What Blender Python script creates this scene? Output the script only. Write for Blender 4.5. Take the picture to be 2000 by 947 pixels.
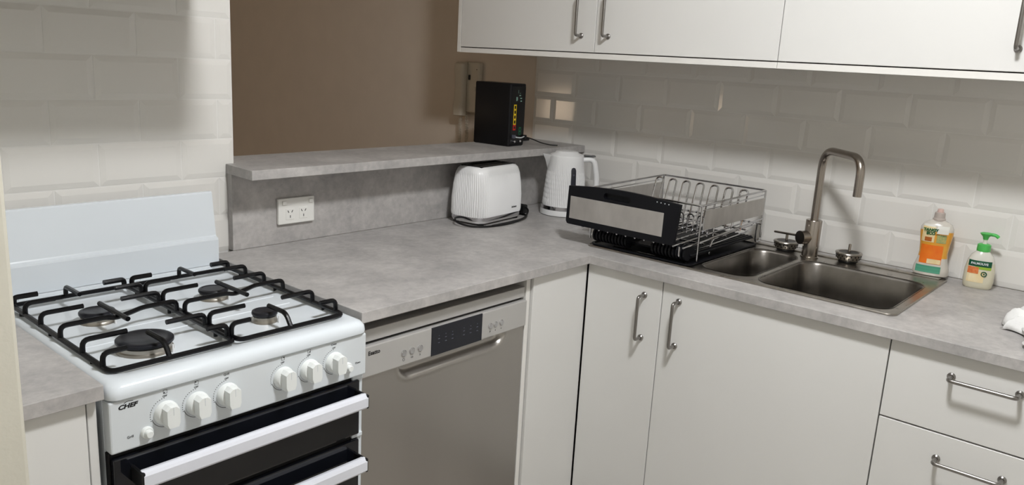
import bpy, bmesh, math, random
from mathutils import Matrix, Vector, Euler
random.seed(7)
for o in list(bpy.data.objects): bpy.data.objects.remove(o)
scene = bpy.context.scene
C = scene.collection
PI = math.pi

# ------------------------------------------------------------------ camera
def cam_matrix(yaw, pitch, roll):
    return (Matrix.Rotation(yaw, 3, 'Z') @ Matrix.Rotation(pitch, 3, 'X') @ Matrix.Rotation(roll, 3, 'Z'))
cd = bpy.data.cameras.new('camera'); cam = bpy.data.objects.new('camera', cd); C.objects.link(cam)
cam.matrix_world = Matrix.Translation((-2.5252, -1.8869, 1.4449)) @ cam_matrix(-0.8677, 1.3448, 0.0555).to_4x4()
cd.sensor_fit = 'HORIZONTAL'; cd.sensor_width = 36.0; cd.lens = 1563.72 / 2000 * 36.0
cd.clip_start = 0.02; cd.clip_end = 50
scene.camera = cam

# ------------------------------------------------------------------ world, exposure
w = bpy.data.worlds.new('world'); scene.world = w; w.use_nodes = True
w.node_tree.nodes['Background'].inputs[0].default_value = (0.5, 0.5, 0.5, 1)
w.node_tree.nodes['Background'].inputs[1].default_value = 0.05
scene.view_settings.view_transform = 'Standard'
scene.view_settings.look = 'None'
scene.view_settings.gamma = 1.0
scene.view_settings.use_curve_mapping = False
scene.view_settings.exposure = 0.12
CEIL_LIGHT = 205.0        # emission of the ceiling light's diffuser
LAMP_LIGHT = 9.0         # emission of the living room lamp shade

# ------------------------------------------------------------------ materials
def srgb(r, g, b):
    f = lambda c: (c / 255 / 12.92) if c <= 10.3 else ((c / 255 + 0.055) / 1.055) ** 2.4
    return (f(r), f(g), f(b), 1)
MATS = {}
def mat(name, col, rough=0.5, metal=0.0, col2=None, nscale=8.0, stretch=(1, 1, 1), bump=0.0, bscale=60.0,
        rough2=None, emit=None, estr=0.0, trans=0.0, ior=1.45, coat=0.0, detail=4.0, spec=None):
    m = bpy.data.materials.new(name); m.use_nodes = True
    nt = m.node_tree; b = nt.nodes['Principled BSDF']
    b.inputs['Base Color'].default_value = col
    b.inputs['Roughness'].default_value = rough
    b.inputs['Metallic'].default_value = metal
    b.inputs['IOR'].default_value = ior
    b.inputs['Transmission Weight'].default_value = trans
    b.inputs['Coat Weight'].default_value = coat
    if spec is not None: b.inputs['Specular IOR Level'].default_value = spec
    if emit:
        b.inputs['Emission Color'].default_value = emit; b.inputs['Emission Strength'].default_value = estr
    tc = nt.nodes.new('ShaderNodeTexCoord'); mp = nt.nodes.new('ShaderNodeMapping')
    mp.inputs['Scale'].default_value = stretch
    nt.links.new(tc.outputs['Object'], mp.inputs['Vector'])
    n = nt.nodes.new('ShaderNodeTexNoise'); n.inputs['Scale'].default_value = nscale; n.inputs['Detail'].default_value = detail
    nt.links.new(mp.outputs[0], n.inputs['Vector'])
    if col2 is None:
        col2 = tuple(c * 0.96 for c in col[:3]) + (1,)
    r = nt.nodes.new('ShaderNodeValToRGB')
    r.color_ramp.elements[0].position = 0.32; r.color_ramp.elements[1].position = 0.68
    r.color_ramp.elements[0].color = col2; r.color_ramp.elements[1].color = col
    nt.links.new(n.outputs['Fac'], r.inputs['Fac']); nt.links.new(r.outputs[0], b.inputs['Base Color'])
    if rough2 is not None:
        mr = nt.nodes.new('ShaderNodeMapRange'); mr.inputs['To Min'].default_value = rough; mr.inputs['To Max'].default_value = rough2
        nt.links.new(n.outputs['Fac'], mr.inputs['Value']); nt.links.new(mr.outputs[0], b.inputs['Roughness'])
    if bump:
        n2 = nt.nodes.new('ShaderNodeTexNoise'); n2.inputs['Scale'].default_value = bscale; n2.inputs['Detail'].default_value = 3
        nt.links.new(mp.outputs[0], n2.inputs['Vector'])
        bp = nt.nodes.new('ShaderNodeBump'); bp.inputs['Strength'].default_value = bump; bp.inputs['Distance'].default_value = 0.002
        nt.links.new(n2.outputs['Fac'], bp.inputs['Height']); nt.links.new(bp.outputs[0], b.inputs['Normal'])
    MATS[name] = m
    return m

def concrete(name):
    m = bpy.data.materials.new(name); m.use_nodes = True; nt = m.node_tree; b = nt.nodes['Principled BSDF']
    tc = nt.nodes.new('ShaderNodeTexCoord')
    def noise(scale, detail, dist=0.0, rough=0.55):
        n = nt.nodes.new('ShaderNodeTexNoise'); n.inputs['Scale'].default_value = scale; n.inputs['Detail'].default_value = detail
        n.inputs['Distortion'].default_value = dist; n.inputs['Roughness'].default_value = rough
        nt.links.new(tc.outputs['Object'], n.inputs['Vector']); return n
    a = noise(7.5, 10, 0.3, 0.68); c = noise(55, 6, 0.0, 0.6); sp = noise(22, 12, 0.4, 0.75)
    r1 = nt.nodes.new('ShaderNodeValToRGB')
    r1.color_ramp.elements[0].position = 0.33; r1.color_ramp.elements[1].position = 0.66
    r1.color_ramp.elements[0].color = srgb(166, 163, 161); r1.color_ramp.elements[1].color = srgb(198, 194, 191)
    nt.links.new(a.outputs['Fac'], r1.inputs['Fac'])
    r2 = nt.nodes.new('ShaderNodeValToRGB')
    r2.color_ramp.elements[0].position = 0.35; r2.color_ramp.elements[1].position = 0.65
    r2.color_ramp.elements[0].color = (0.83, 0.83, 0.835, 1); r2.color_ramp.elements[1].color = (1.0, 1.0, 1.0, 1)
    nt.links.new(c.outputs['Fac'], r2.inputs['Fac'])
    r3 = nt.nodes.new('ShaderNodeValToRGB')
    r3.color_ramp.elements[0].position = 0.24; r3.color_ramp.elements[1].position = 0.42
    r3.color_ramp.elements[0].color = (0.72, 0.72, 0.725, 1); r3.color_ramp.elements[1].color = (1, 1, 1, 1)
    nt.links.new(sp.outputs['Fac'], r3.inputs['Fac'])
    def mul(x, y):
        k = nt.nodes.new('ShaderNodeMix'); k.data_type = 'RGBA'; k.blend_type = 'MULTIPLY'; k.inputs[0].default_value = 1
        nt.links.new(x, k.inputs[6]); nt.links.new(y, k.inputs[7]); return k.outputs[2]
    nt.links.new(mul(mul(r1.outputs[0], r2.outputs[0]), r3.outputs[0]), b.inputs['Base Color'])
    b.inputs['Roughness'].default_value = 0.45
    MATS[name] = m
    return m
concrete('concrete')
mat('white_paint', srgb(236, 234, 228), 0.6)
mat('wall_paint', srgb(226, 214, 200), 0.6, bump=0.15, bscale=90)
mat('nib_paint', srgb(214, 210, 196), 0.6, bump=0.2, bscale=120)
mat('ceiling_paint', srgb(236, 235, 230), 0.7)
mat('floor_tile', srgb(186, 180, 172), 0.4, col2=srgb(168, 162, 154), nscale=5)
mat('grout', srgb(236, 234, 230), 0.8)
mat('tile', srgb(231, 229, 224), 0.12, col2=srgb(228, 225, 220), nscale=3, spec=0.5, bump=0.03, bscale=12)
mat('laminate', srgb(226, 225, 222), 0.38, col2=srgb(223, 222, 219), nscale=2)
mat('laminate_edge', srgb(236, 234, 229), 0.4)
mat('carcass', srgb(196, 193, 188), 0.5)
mat('dark_gap', srgb(24, 22, 21), 0.7)
mat('enamel', srgb(224, 230, 235), 0.16, spec=0.5, nscale=2)
mat('panel_white', srgb(216, 221, 224), 0.32, nscale=2)
mat('knob_white', srgb(235, 238, 236), 0.35)
mat('handle_white', srgb(226, 228, 236), 0.28)
mat('black_glass', srgb(14, 16, 22), 0.06, spec=0.6)
mat('black_trim', srgb(13, 13, 15), 0.35)
mat('iron', srgb(10, 10, 13), 0.3, bump=0.15, bscale=300, spec=0.3)
mat('burner_cap', srgb(30, 31, 37), 0.36, col2=srgb(24, 24, 28), spec=0.35)
mat('burner_alu', srgb(176, 170, 160), 0.4, metal=0.9)
mat('ink', srgb(42, 44, 48), 0.6)
mat('ink_dark', srgb(16, 16, 18), 0.5)
mat('steel', srgb(172, 167, 160), 0.24, metal=1.0, col2=srgb(152, 147, 140), nscale=30, stretch=(1, 1, 1), rough2=0.34)
mat('steel_bowl_shaded', srgb(132, 128, 123), 0.27, metal=1.0, col2=srgb(118, 114, 109), nscale=20, rough2=0.36)  # darker than the deck steel: the bowls' dark reflections are put into the colour
mat('steel_tap', srgb(168, 160, 152), 0.24, metal=1.0)
mat('steel_handle', srgb(150, 147, 144), 0.3, metal=1.0)
mat('chrome', srgb(205, 205, 208), 0.12, metal=1.0)
mat('dw_steel', srgb(176, 172, 167), 0.32, metal=0.9, col2=srgb(168, 164, 159), nscale=3, stretch=(1, 1, 0.15))
mat('dw_panel', srgb(190, 188, 185), 0.42, metal=0.3)
mat('rack_panel', srgb(196, 192, 187), 0.36, metal=0.6, col2=srgb(178, 174, 169), nscale=22, stretch=(1, 1, 0.5), rough2=0.46)
mat('display', srgb(22, 24, 33), 0.15)
mat('plastic_white', srgb(238, 238, 238), 0.3)
mat('socket_white', srgb(238, 237, 232), 0.3)
mat('plastic_black', srgb(12, 13, 18), 0.48, spec=0.3)
mat('modem_black', srgb(14, 14, 17), 0.45, spec=0.3)
mat('rubber_black', srgb(15, 15, 16), 0.5)
mat('lcd_grey', srgb(86, 88, 100), 0.15)
mat('water_window', srgb(52, 53, 60), 0.12)
mat('intercom_plastic', srgb(212, 204, 188), 0.45)
mat('port_yellow', srgb(232, 196, 30), 0.4)
mat('port_red', srgb(200, 36, 26), 0.4)
mat('port_green', srgb(20, 96, 62), 0.4)
mat('print_white', srgb(215, 220, 222), 0.5)
mat('print_green_white', srgb(150, 190, 176), 0.5)
mat('bottle_clear', srgb(214, 208, 198), 0.18, coat=0.3)
mat('cap_clear', srgb(188, 176, 168), 0.25)
mat('cap_pink', srgb(222, 190, 180), 0.3)
mat('liquid_orange', srgb(222, 150, 42), 0.15, col2=srgb(230, 170, 70), nscale=18, coat=0.4)
mat('label_orange', srgb(236, 112, 30), 0.35, col2=srgb(240, 130, 40), nscale=40)
mat('label_white', srgb(232, 230, 222), 0.4)
mat('label_teal', srgb(64, 146, 116), 0.4, col2=srgb(96, 164, 138), nscale=6, stretch=(0.1, 0.1, 22))
mat('label_green', srgb(18, 92, 48), 0.4)
mat('label_cream', srgb(232, 206, 150), 0.4, col2=srgb(238, 222, 182), nscale=30)
mat('label_brown', srgb(176, 96, 40), 0.4)
mat('soap_body', srgb(220, 214, 190), 0.25, coat=0.4)
mat('soap_clear', srgb(222, 220, 210), 0.15, coat=0.4)
mat('pump_green', srgb(84, 190, 92), 0.3)
mat('label_darkgreen', srgb(8, 82, 54), 0.4)
mat('label_note', srgb(190, 176, 110), 0.4, col2=srgb(140, 160, 110), nscale=160)
mat('label_lime', srgb(150, 186, 60), 0.4)
mat('almond_red', srgb(206, 92, 44), 0.5, col2=srgb(226, 140, 80), nscale=120)
mat('cloth_white', srgb(240, 240, 238), 0.9, bump=0.4, bscale=200)
mat('diffuser', (1, 1, 1, 1), 0.5, emit=(0.975, 0.985, 1.0, 1), estr=CEIL_LIGHT)
mat('lamp_shade', (0.9, 0.7, 0.5, 1), 0.8, emit=(1.0, 0.76, 0.54, 1), estr=LAMP_LIGHT)
mat('hood_steel', srgb(170, 168, 165), 0.35, metal=0.9)

# ------------------------------------------------------------------ object helpers
ORIGIN = {}
def link(o, parent=None):
    C.objects.link(o)
    if parent is not None: o.parent = parent
    return o
def tag(o, label, cat, group=None, kind=None):
    if label: o['label'] = label
    if cat: o['category'] = cat
    if group: o['group'] = group
    if kind: o['kind'] = kind
    return o
def thing(name, label, cat, loc=(0, 0, 0), rotz=0.0, group=None, world=True):
    """Empty at the base of a thing; with world=True its parts are given in world coordinates."""
    o = bpy.data.objects.new(name, None); C.objects.link(o)
    o.location = loc; o.rotation_euler = (0, 0, rotz); o.empty_display_size = 0.05
    tag(o, label, cat, group)
    ORIGIN[o.name] = Vector(loc) if world else Vector((0, 0, 0))
    return o
def finish(name, bm, m, parent=None, smooth=False, loc=None, rot=None, label=None):
    bmesh.ops.recalc_face_normals(bm, faces=bm.faces[:])
    me = bpy.data.meshes.new(name); off = Vector((0, 0, 0))
    if parent is not None: off = ORIGIN.get(parent.name, Vector((0, 0, 0)))
    if off.length > 0 and loc is None: bmesh.ops.translate(bm, verts=bm.verts[:], vec=-off)
    bm.to_mesh(me); bm.free()
    me.materials.append(MATS[m])
    if smooth:
        for p in me.polygons: p.use_smooth = True
        try: me.set_sharp_from_angle(angle=math.radians(38))
        except Exception: pass
    o = bpy.data.objects.new(name, me); link(o, parent)
    if loc is not None: o.location = Vector(loc) - off
    if rot is not None: o.rotation_euler = rot
    ORIGIN[o.name] = off
    if label: o['label'] = label
    return o
def inst(src, parent, loc, rot=None, name=None):
    o = src.copy(); link(o); o.parent = parent
    off = ORIGIN.get(parent.name, Vector((0, 0, 0))) if parent else Vector((0, 0, 0))
    o.location = Vector(loc) - off
    if rot is not None: o.rotation_euler = rot
    ORIGIN[o.name] = off
    return o

# ------------------------------------------------------------------ shape helpers (into a bmesh)
def box(bm, x0, x1, y0, y1, z0, z1, bev=0.0, seg=2):
    r = bmesh.ops.create_cube(bm, size=1.0)
    vs = r['verts']
    for v in vs:
        v.co.x = x0 if v.co.x < 0 else x1
        v.co.y = y0 if v.co.y < 0 else y1
        v.co.z = z0 if v.co.z < 0 else z1
    if bev > 0:
        es = list({e for v in vs for e in v.link_edges})
        bmesh.ops.bevel(bm, geom=es, offset=bev, segments=seg, affect='EDGES', profile=0.5)
    return bm
def nbox(*a, **k):
    bm = bmesh.new(); box(bm, *a, **k); return bm
def ring_pts(c, n, t, ref, r):
    u = ref - t * ref.dot(t)
    if u.length < 1e-6: u = t.orthogonal()
    u.normalize(); v = t.cross(u)
    return [c + (u * math.cos(2 * PI * i / n) + v * math.sin(2 * PI * i / n)) * r for i in range(n)]
def tube(bm, pts, r, n=8, closed=False, caps=True):
    pts = [Vector(p) for p in pts]; N = len(pts); rings = []
    rr = r if isinstance(r, (list, tuple)) else [r] * N
    ref = None
    for i, p in enumerate(pts):
        if closed: t = (pts[(i + 1) % N] - pts[i - 1])
        elif i == 0: t = pts[1] - p
        elif i == N - 1: t = p - pts[i - 1]
        else: t = (pts[i + 1] - p).normalized() + (p - pts[i - 1]).normalized()
        t.normalize()
        if ref is None: ref = t.orthogonal()
        ref = (ref - t * ref.dot(t))
        if ref.length < 1e-6: ref = t.orthogonal()
        ref.normalize()
        rings.append([bm.verts.new(q) for q in ring_pts(p, n, t, ref, rr[i])])
    for i in range(N if closed else N - 1):
        a, b = rings[i], rings[(i + 1) % N]
        for k in range(n): bm.faces.new((a[k], a[(k + 1) % n], b[(k + 1) % n], b[k]))
    if caps and not closed:
        bm.faces.new(rings[0][::-1]); bm.faces.new(rings[-1])
    return bm
def fillet(pts, r, seg=5, closed=False):
    """round the corners of a 3-D polyline"""
    pts = [Vector(p) for p in pts]; out = []; N = len(pts)
    for i in range(N):
        if not closed and i in (0, N - 1): out.append(pts[i]); continue
        a, b, c = pts[i - 1], pts[i], pts[(i + 1) % N]
        d1 = (a - b); d2 = (c - b)
        k = min(r, d1.length * 0.49, d2.length * 0.49)
        p, q = b + d1.normalized() * k, b + d2.normalized() * k
        for s in range(seg + 1):
            t = s / seg
            out.append(p * (1 - t) ** 2 + b * 2 * t * (1 - t) + q * t * t)
    return out
def lathe(bm, prof, c=(0, 0, 0), n=32, axis='z', caps=True):
    c = Vector(c); rings = []
    for r, h in prof:
        ring = []
        for i in range(n):
            a = 2 * PI * i / n; u, v = r * math.cos(a), r * math.sin(a)
            if axis == 'z': p = Vector((u, v, h))
            elif axis == 'y': p = Vector((u, h, v))
            else: p = Vector((h, u, v))
            ring.append(bm.verts.new(c + p))
        rings.append(ring)
    for a, b in zip(rings, rings[1:]):
        for k in range(n): bm.faces.new((a[k], a[(k + 1) % n], b[(k + 1) % n], b[k]))
    if caps: bm.faces.new(rings[0][::-1]); bm.faces.new(rings[-1])
    return bm
def rrect(x0, x1, y0, y1, r, n=6):
    pts = []
    for cx, cy, a0 in ((x1 - r, y1 - r, 0), (x0 + r, y1 - r, 90), (x0 + r, y0 + r, 180), (x1 - r, y0 + r, 270)):
        for i in range(n + 1):
            a = math.radians(a0 + 90 * i / n); pts.append((cx + r * math.cos(a), cy + r * math.sin(a)))
    return pts
def loft(bm, loops, cap0=True, cap1=True):
    rings = [[bm.verts.new(p) for p in L] for L in loops]
    for a, b in zip(rings, rings[1:]):
        n = len(a)
        for k in range(n): bm.faces.new((a[k], a[(k + 1) % n], b[(k + 1) % n], b[k]))
    if cap0: bm.faces.new(rings[0][::-1])
    if cap1: bm.faces.new(rings[-1])
    return bm
def prism(bm, pts, z0, z1, plane='xy'):
    """extrude a 2-D outline; plane says which axes the outline is in, the third is extruded z0..z1"""
    def P(a, b, c):
        return {'xy': (a, b, c), 'xz': (a, c, b), 'yz': (c, a, b)}[plane]
    return loft(bm, [[P(a, b, z0) for a, b in pts], [P(a, b, z1) for a, b in pts]])
def plate(bm, outer, holes, z0, z1, plane='xy'):
    """flat plate with holes"""
    def P(a, b, c):
        return Vector({'xy': (a, b, c), 'xz': (a, c, b), 'yz': (c, a, b)}[plane])
    for z in (z0, z1):
        es = []
        for L in [outer] + holes:
            vs = [bm.verts.new(P(a, b, z)) for a, b in L]
            es += [bm.edges.new((vs[i], vs[(i + 1) % len(vs)])) for i in range(len(vs))]
        bmesh.ops.triangle_fill(bm, use_beauty=True, use_dissolve=False, edges=es)
    bm.verts.ensure_lookup_table()
    n = sum(len(L) for L in [outer] + holes); base = len(bm.verts) - 2 * n; k = 0
    for L in [outer] + holes:
        m = len(L)
        for i in range(m):
            a, b = base + k + i, base + k + (i + 1) % m
            bm.faces.new((bm.verts[a], bm.verts[b], bm.verts[b + n], bm.verts[a + n]))
        k += m
    return bm
def text(name, s, size, loc, rot, m, parent, align='CENTER', extrude=0.0002, sx=1.0, shear=0.0, bold=0.0):
    cu = bpy.data.curves.new('text_curve', 'FONT'); cu.body = s; cu.size = size; cu.align_x = align; cu.align_y = 'CENTER'
    cu.extrude = extrude; cu.shear = shear; cu.offset = bold; cu.resolution_u = 3
    t = bpy.data.objects.new('text_tmp', cu); C.objects.link(t)
    bpy.context.view_layer.update()
    me = bpy.data.meshes.new_from_object(t.evaluated_get(bpy.context.evaluated_depsgraph_get()))
    bpy.data.objects.remove(t); bpy.data.curves.remove(cu)
    me.materials.clear(); me.materials.append(MATS[m]); me.name = name
    if sx != 1.0: me.transform(Matrix.Diagonal((sx, 1, 1, 1)))
    o = bpy.data.objects.new(name, me); link(o, parent)
    off = ORIGIN.get(parent.name, Vector((0, 0, 0)))
    o.location = Vector(loc) - off; o.rotation_euler = rot
    return o
FACE_Y = (PI / 2, 0, 0)            # text on a face looking towards -y
FACE_X = (PI / 2, 0, -PI / 2)      # text on a face looking towards -x
def structure(name, bm, m, parent=None):
    o = finish(name, bm, m, parent)
    if parent is None: o['kind'] = 'structure'
    return o

# measured levels
ZC = 0.9          # worktop
T, TW = 0.1012, 0.2012
ZR1 = 1.0035      # first tile joint on the sink wall
ZA = 1.1988       # a tile joint on the stove wall
YS = 0.054        # tile face of the stove wall
XE = -1.396       # end of the stove wall
YP = 0.031        # face of the splash panel under the ledge
YB = 0.180        # back of ledge / end of tiling
YF, XF = -0.6, -0.654    # worktop fronts
CEIL = 2.4

# ------------------------------------------------------------------ the room
structure('floor', nbox(-3.5, 0.12, -3.2, 3.6, -0.05, 0.0), 'floor_tile')
structure('ceiling', nbox(-3.5, 0.12, -3.2, 3.6, CEIL, CEIL + 0.05), 'ceiling_paint')
wall_right = structure('wall_right', nbox(0.008, 0.12, -3.2, 3.6, 0, CEIL), 'wall_paint')
wall_back = structure('wall_back', nbox(-2.15, XE, YS + 0.008, YB, 0, CEIL), 'wall_paint')
structure('wall_half', nbox(XE, 0.008, YP + 0.02, YB - 0.005, 0, 1.107), 'wall_paint')
structure('wall_header', nbox(XE, 0.008, YS, YB, 2.12, CEIL), 'wall_paint')
structure('wall_left', nbox(-3.4, -2.151, -0.645, YB, 0, CEIL, bev=0.006), 'nib_paint')
structure('wall_west', nbox(-3.5, -3.4, -3.2, 3.6, 0, CEIL), 'white_paint')
structure('wall_far', nbox(-3.5, 0.12, 3.5, 3.6, 0, CEIL), 'white_paint')
structure('wall_front', nbox(-3.5, 0.12, -3.2, -3.1, 0, CEIL), 'white_paint')

# bevelled wall tiles: every tile an object of its own, parented to its wall
TILE_MESH = {}
def tile_mesh(wd, ht):
    key = (round(wd, 4), round(ht, 4))
    if key in TILE_MESH: return TILE_MESH[key]
    bm = bmesh.new(); b = min(0.013, wd * 0.3, ht * 0.3)
    a, h = wd / 2, ht / 2
    L = [[(-a, -h), (a, -h), (a, h), (-a, h)]] * 3 + [[(-a + b, -h + b), (a - b, -h + b), (a - b, h - b), (-a + b, h - b)]]
    zs = [0.0, 0.0005, 0.0052, 0.0075]
    loft(bm, [[(p[0], p[1], z) for p in l] for l, z in zip(L, zs)], cap0=False)
    bmesh.ops.recalc_face_normals(bm, faces=bm.faces[:])
    me = bpy.data.meshes.new('tile'); bm.to_mesh(me); bm.free(); me.materials.append(MATS['tile'])
    TILE_MESH[key] = me
    return me
def tile_row(wall, lo, hi, z0, z1, joints, place):
    g = 0.0014
    xs = [lo] + [j for j in sorted(joints) if lo + 0.012 < j < hi - 0.012] + [hi]
    for a, b in zip(xs, xs[1:]):
        me = tile_mesh(b - a - 2 * g, z1 - z0 - 2 * g)
        o = bpy.data.objects.new('tile', me); link(o, wall); place(o, (a + b) / 2, (z0 + z1) / 2)
def place_R(o, y, z):
    o.location = (0.0078, y, z); o.rotation_euler = FACE_X
def place_B(o, x, z):
    o.location = (x, YS + 0.0078, z); o.rotation_euler = FACE_Y
# grout beds
structure('grout_bed', nbox(0.0031, 0.0082, -2.3, YB, 1.108, 1.509), 'grout', wall_right)
structure('grout_bed', nbox(0.0031, 0.0082, -2.3, YP, 0.9005, 1.108), 'grout', wall_right)
structure('grout_bed', nbox(-2.15, XE, YS + 0.0031, YS + 0.0082, 0.86, 1.95), 'grout', wall_back)
for k in range(6):                       # sink wall
    z0 = ZC + 0.001 if k == 0 else ZR1 + (k - 1) * T
    z1 = ZR1 + k * T
    j0 = -0.0183 if k % 2 == 0 else 0.0806
    joints = [j0 - TW * i for i in range(-2, 14)]
    tile_row(wall_right, -2.3, YB if z0 > 1.09 else YP, z0, z1, joints, place_R)
for k in range(-3, 7):                   # stove wall
    z0 = ZA + k * T; z1 = z0 + T
    j0 = -1.6404 if k % 2 == 0 else -1.5398
    tile_row(wall_back, -2.148, XE, z0, z1, [j0 + TW * i for i in range(-5, 4)], place_B)

# ------------------------------------------------------------------ worktops, ledge and splash panel
SK = dict(x0=-0.560, x1=-0.052, y0=-1.412, y1=-0.515)    # sink outline
bm = bmesh.new()
outer = [(-1.487, YP), (-1.487, YF), (XF, YF), (XF, -2.35), (-0.001, -2.35), (-0.001, YP)]
hole = rrect(SK['x0'] + 0.015, SK['x1'] - 0.012, SK['y0'] + 0.015, SK['y1'] - 0.015, 0.03)
plate(bm, outer, [hole], ZC - 0.0255, ZC)
def soften(o, wd=0.0014):
    m = o.modifiers.new('arris', 'BEVEL'); m.width = wd; m.segments = 2; m.limit_method = 'ANGLE'; m.angle_limit = math.radians(60)
    return o
tag(soften(finish('worktop', bm, 'concrete')), 'grey concrete-look L-shaped worktop running from the stove round to the sink', 'worktop')
tag(finish('worktop', nbox(-2.149, -2.031, -0.628, YS - 0.001, ZC - 0.0255, ZC, bev=0.0012), 'concrete'),
    'narrow strip of grey worktop left of the stove', 'worktop')
bm = bmesh.new()
prism(bm, [(-1.430, -0.088), (-0.001, -0.088), (-0.001, YB), (XE + 0.001, YB), (XE + 0.001, YS - 0.0005), (-1.421, YS - 0.0005)], 1.1075, 1.1328)
tag(soften(finish('ledge_shelf', bm, 'concrete')), 'raised grey concrete-look ledge across the wall opening', 'shelf')
tag(finish('splash_panel', nbox(-1.418, -0.001, YP, YS - 0.001, ZC + 0.0005, 1.107), 'concrete'),
    'upright grey panel with the power outlet, under the ledge', 'panel')

# ------------------------------------------------------------------ base cabinets
def bar_handle(parent, foot_a, foot_b, out, name='handle'):
    """thin steel bow handle: two flanged feet and a bar; out = unit vector away from the door"""
    a, b, out = Vector(foot_a), Vector(foot_b), Vector(out)
    bm = bmesh.new(); s = 0.034
    tube(bm, fillet([a, a + out * s, b + out * s, b], 0.009, 5), 0.0046, 10)
    for p in (a, b):
        tube(bm, [p, p + out * 0.003, p + out * 0.006], [0.0088, 0.0088, 0.006], 14)
    return finish(name, bm, 'steel_handle', parent, smooth=True)
XD = -0.636       # door faces on the sink run
def door_x(parent, y0, y1, z0, z1, handle=None, name='door'):
    d = finish(name, nbox(XD, XD + 0.018, y0 + 0.0015, y1 - 0.0015, z0, z1, bev=0.0009, seg=1), 'laminate', parent)
    if handle: bar_handle(d, (XD, handle[0], handle[1]), (XD, handle[2], handle[3]), (-1, 0, 0))
    return d
def carcass_x(t, y0, y1):
    bm = bmesh.new()
    box(bm, XD + 0.02, -0.02, y0 + 0.001, y0 + 0.017, 0.1, 0.872); box(bm, XD + 0.02, -0.02, y1 - 0.017, y1 - 0.001, 0.1, 0.872)
    box(bm, XD + 0.02, -0.02, y0 + 0.017, y1 - 0.017, 0.1, 0.116)
    finish('carcass', bm, 'carcass', t)
    finish('plinth', nbox(XD + 0.05, XD + 0.066, y0 + 0.001, y1 - 0.001, 0, 0.1), 'laminate', t)
t = thing('base_cabinet', 'narrow white base cabinet with handle at right, in the worktop corner', 'cabinet', (-0.33, -0.71, 0))
carcass_x(t, -0.8375, -0.587); door_x(t, -0.8375, -0.5855, 0.11, 0.8705, (-0.782, 0.8205, -0.782, 0.695))
t = thing('base_cabinet', 'wide white base cabinet under the sink, handle at its left edge', 'cabinet', (-0.33, -1.13, 0))
carcass_x(t, -1.431, -0.8375); door_x(t, -1.431, -0.8375, 0.11, 0.8705, (-0.890, 0.8265, -0.890, 0.700))
t = thing('drawer_unit', 'white drawer unit with horizontal bar handles, at the right', 'drawers', (-0.33, -1.63, 0))
carcass_x(t, -1.829, -1.431)
for z0, z1, zh in ((0.6865, 0.8705, 0.8205), (0.497, 0.6825, 0.625), (0.11, 0.493, 0.43)):
    door_x(t, -1.829, -1.431, z0, z1, (-1.563, zh, -1.693, zh), 'drawer')
t = thing('base_cabinet', 'white base cabinet past the drawer unit, beyond the right edge', 'cabinet', (-0.33, -2.08, 0))
carcass_x(t, -2.34, -1.829); door_x(t, -2.34, -1.829, 0.11, 0.8705)

t = thing('corner_cabinet', 'plain white corner panel right of the dishwasher', 'cabinet', (-0.75, -0.3, 0))
finish('end_panel', nbox(-0.9045, -0.8885, -0.574, 0.0, 0.0, 0.873, bev=0.0008, seg=1), 'laminate_edge', t)
finish('filler_panel', nbox(-0.884, XD - 0.0005, -0.582, -0.564, 0.1, 0.8735, bev=0.0009, seg=1), 'laminate', t)
finish('plinth', nbox(-0.888, XD + 0.05, -0.53, -0.514, 0, 0.1), 'laminate', t)

t = thing('base_cabinet', 'sliver of white cabinet left of the stove', 'cabinet', (-2.09, -0.3, 0))
finish('door', nbox(-2.149, -2.055, -0.613, -0.596, 0.1, 0.872, bev=0.0008, seg=1), 'laminate', t)
finish('filler_strip', nbox(-2.0515, -2.037, -0.608, -0.02, 0.0, 0.872, bev=0.0008, seg=1), 'laminate', t)
finish('carcass', nbox(-2.149, -2.055, -0.592, -0.02, 0.1, 0.86), 'carcass', t)

# ------------------------------------------------------------------ wall cabinets
XU = -0.37; ZU0, ZU1 = 1.4565, 2.16
def wall_cabinet(label, y0, y1, doors):
    t = thing('wall_cabinet', label, 'cabinet', (-0.18, (y0 + y1) / 2, ZU0), group='wall cabinets over the sink')
    bm = bmesh.new()
    box(bm, XU + 0.0005, 0.0, y0 + 0.0006, y1 - 0.0006, ZU0, ZU0 + 0.0165)
    box(bm, XU + 0.0005 + 0.0195, 0.0, y0 + 0.0006, y0 + 0.017, ZU0 + 0.0165, ZU1)
    box(bm, XU + 0.0005 + 0.0195, 0.0, y1 - 0.017, y1 - 0.0006, ZU0 + 0.0165, ZU1)
    box(bm, XU + 0.02, 0.0, y0 + 0.017, y1 - 0.017, ZU1 - 0.016, ZU1)
    finish('carcass', bm, 'laminate_edge', t)
    for a, b, yh in doors:
        d = finish('door', nbox(XU - 0.001, XU + 0.017, a + 0.0012, b - 0.0012, ZU0 + 0.0195, ZU1, bev=0.0009, seg=1), 'laminate', t)
        bar_handle(d, (XU - 0.001, yh, 1.527), (XU - 0.001, yh, 1.653), (-1, 0, 0))
    return t
wc = wall_cabinet('white wall cabinet with two doors whose handles face each other, over the dish rack', -0.968, 0.255,
             [(-0.3595, 0.2385, -0.305), (-0.968, -0.3595, -0.409)])
finish('end_panel', nbox(XU - 0.0005, 0.006, 0.2395, 0.256, ZU0, ZU1, bev=0.0008, seg=1), 'laminate_edge', wc)
wall_cabinet('white wall cabinet with one wide door, over the sink taps and bottles', -1.576, -0.968, [(-1.576, -0.968, -1.527)])

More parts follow.
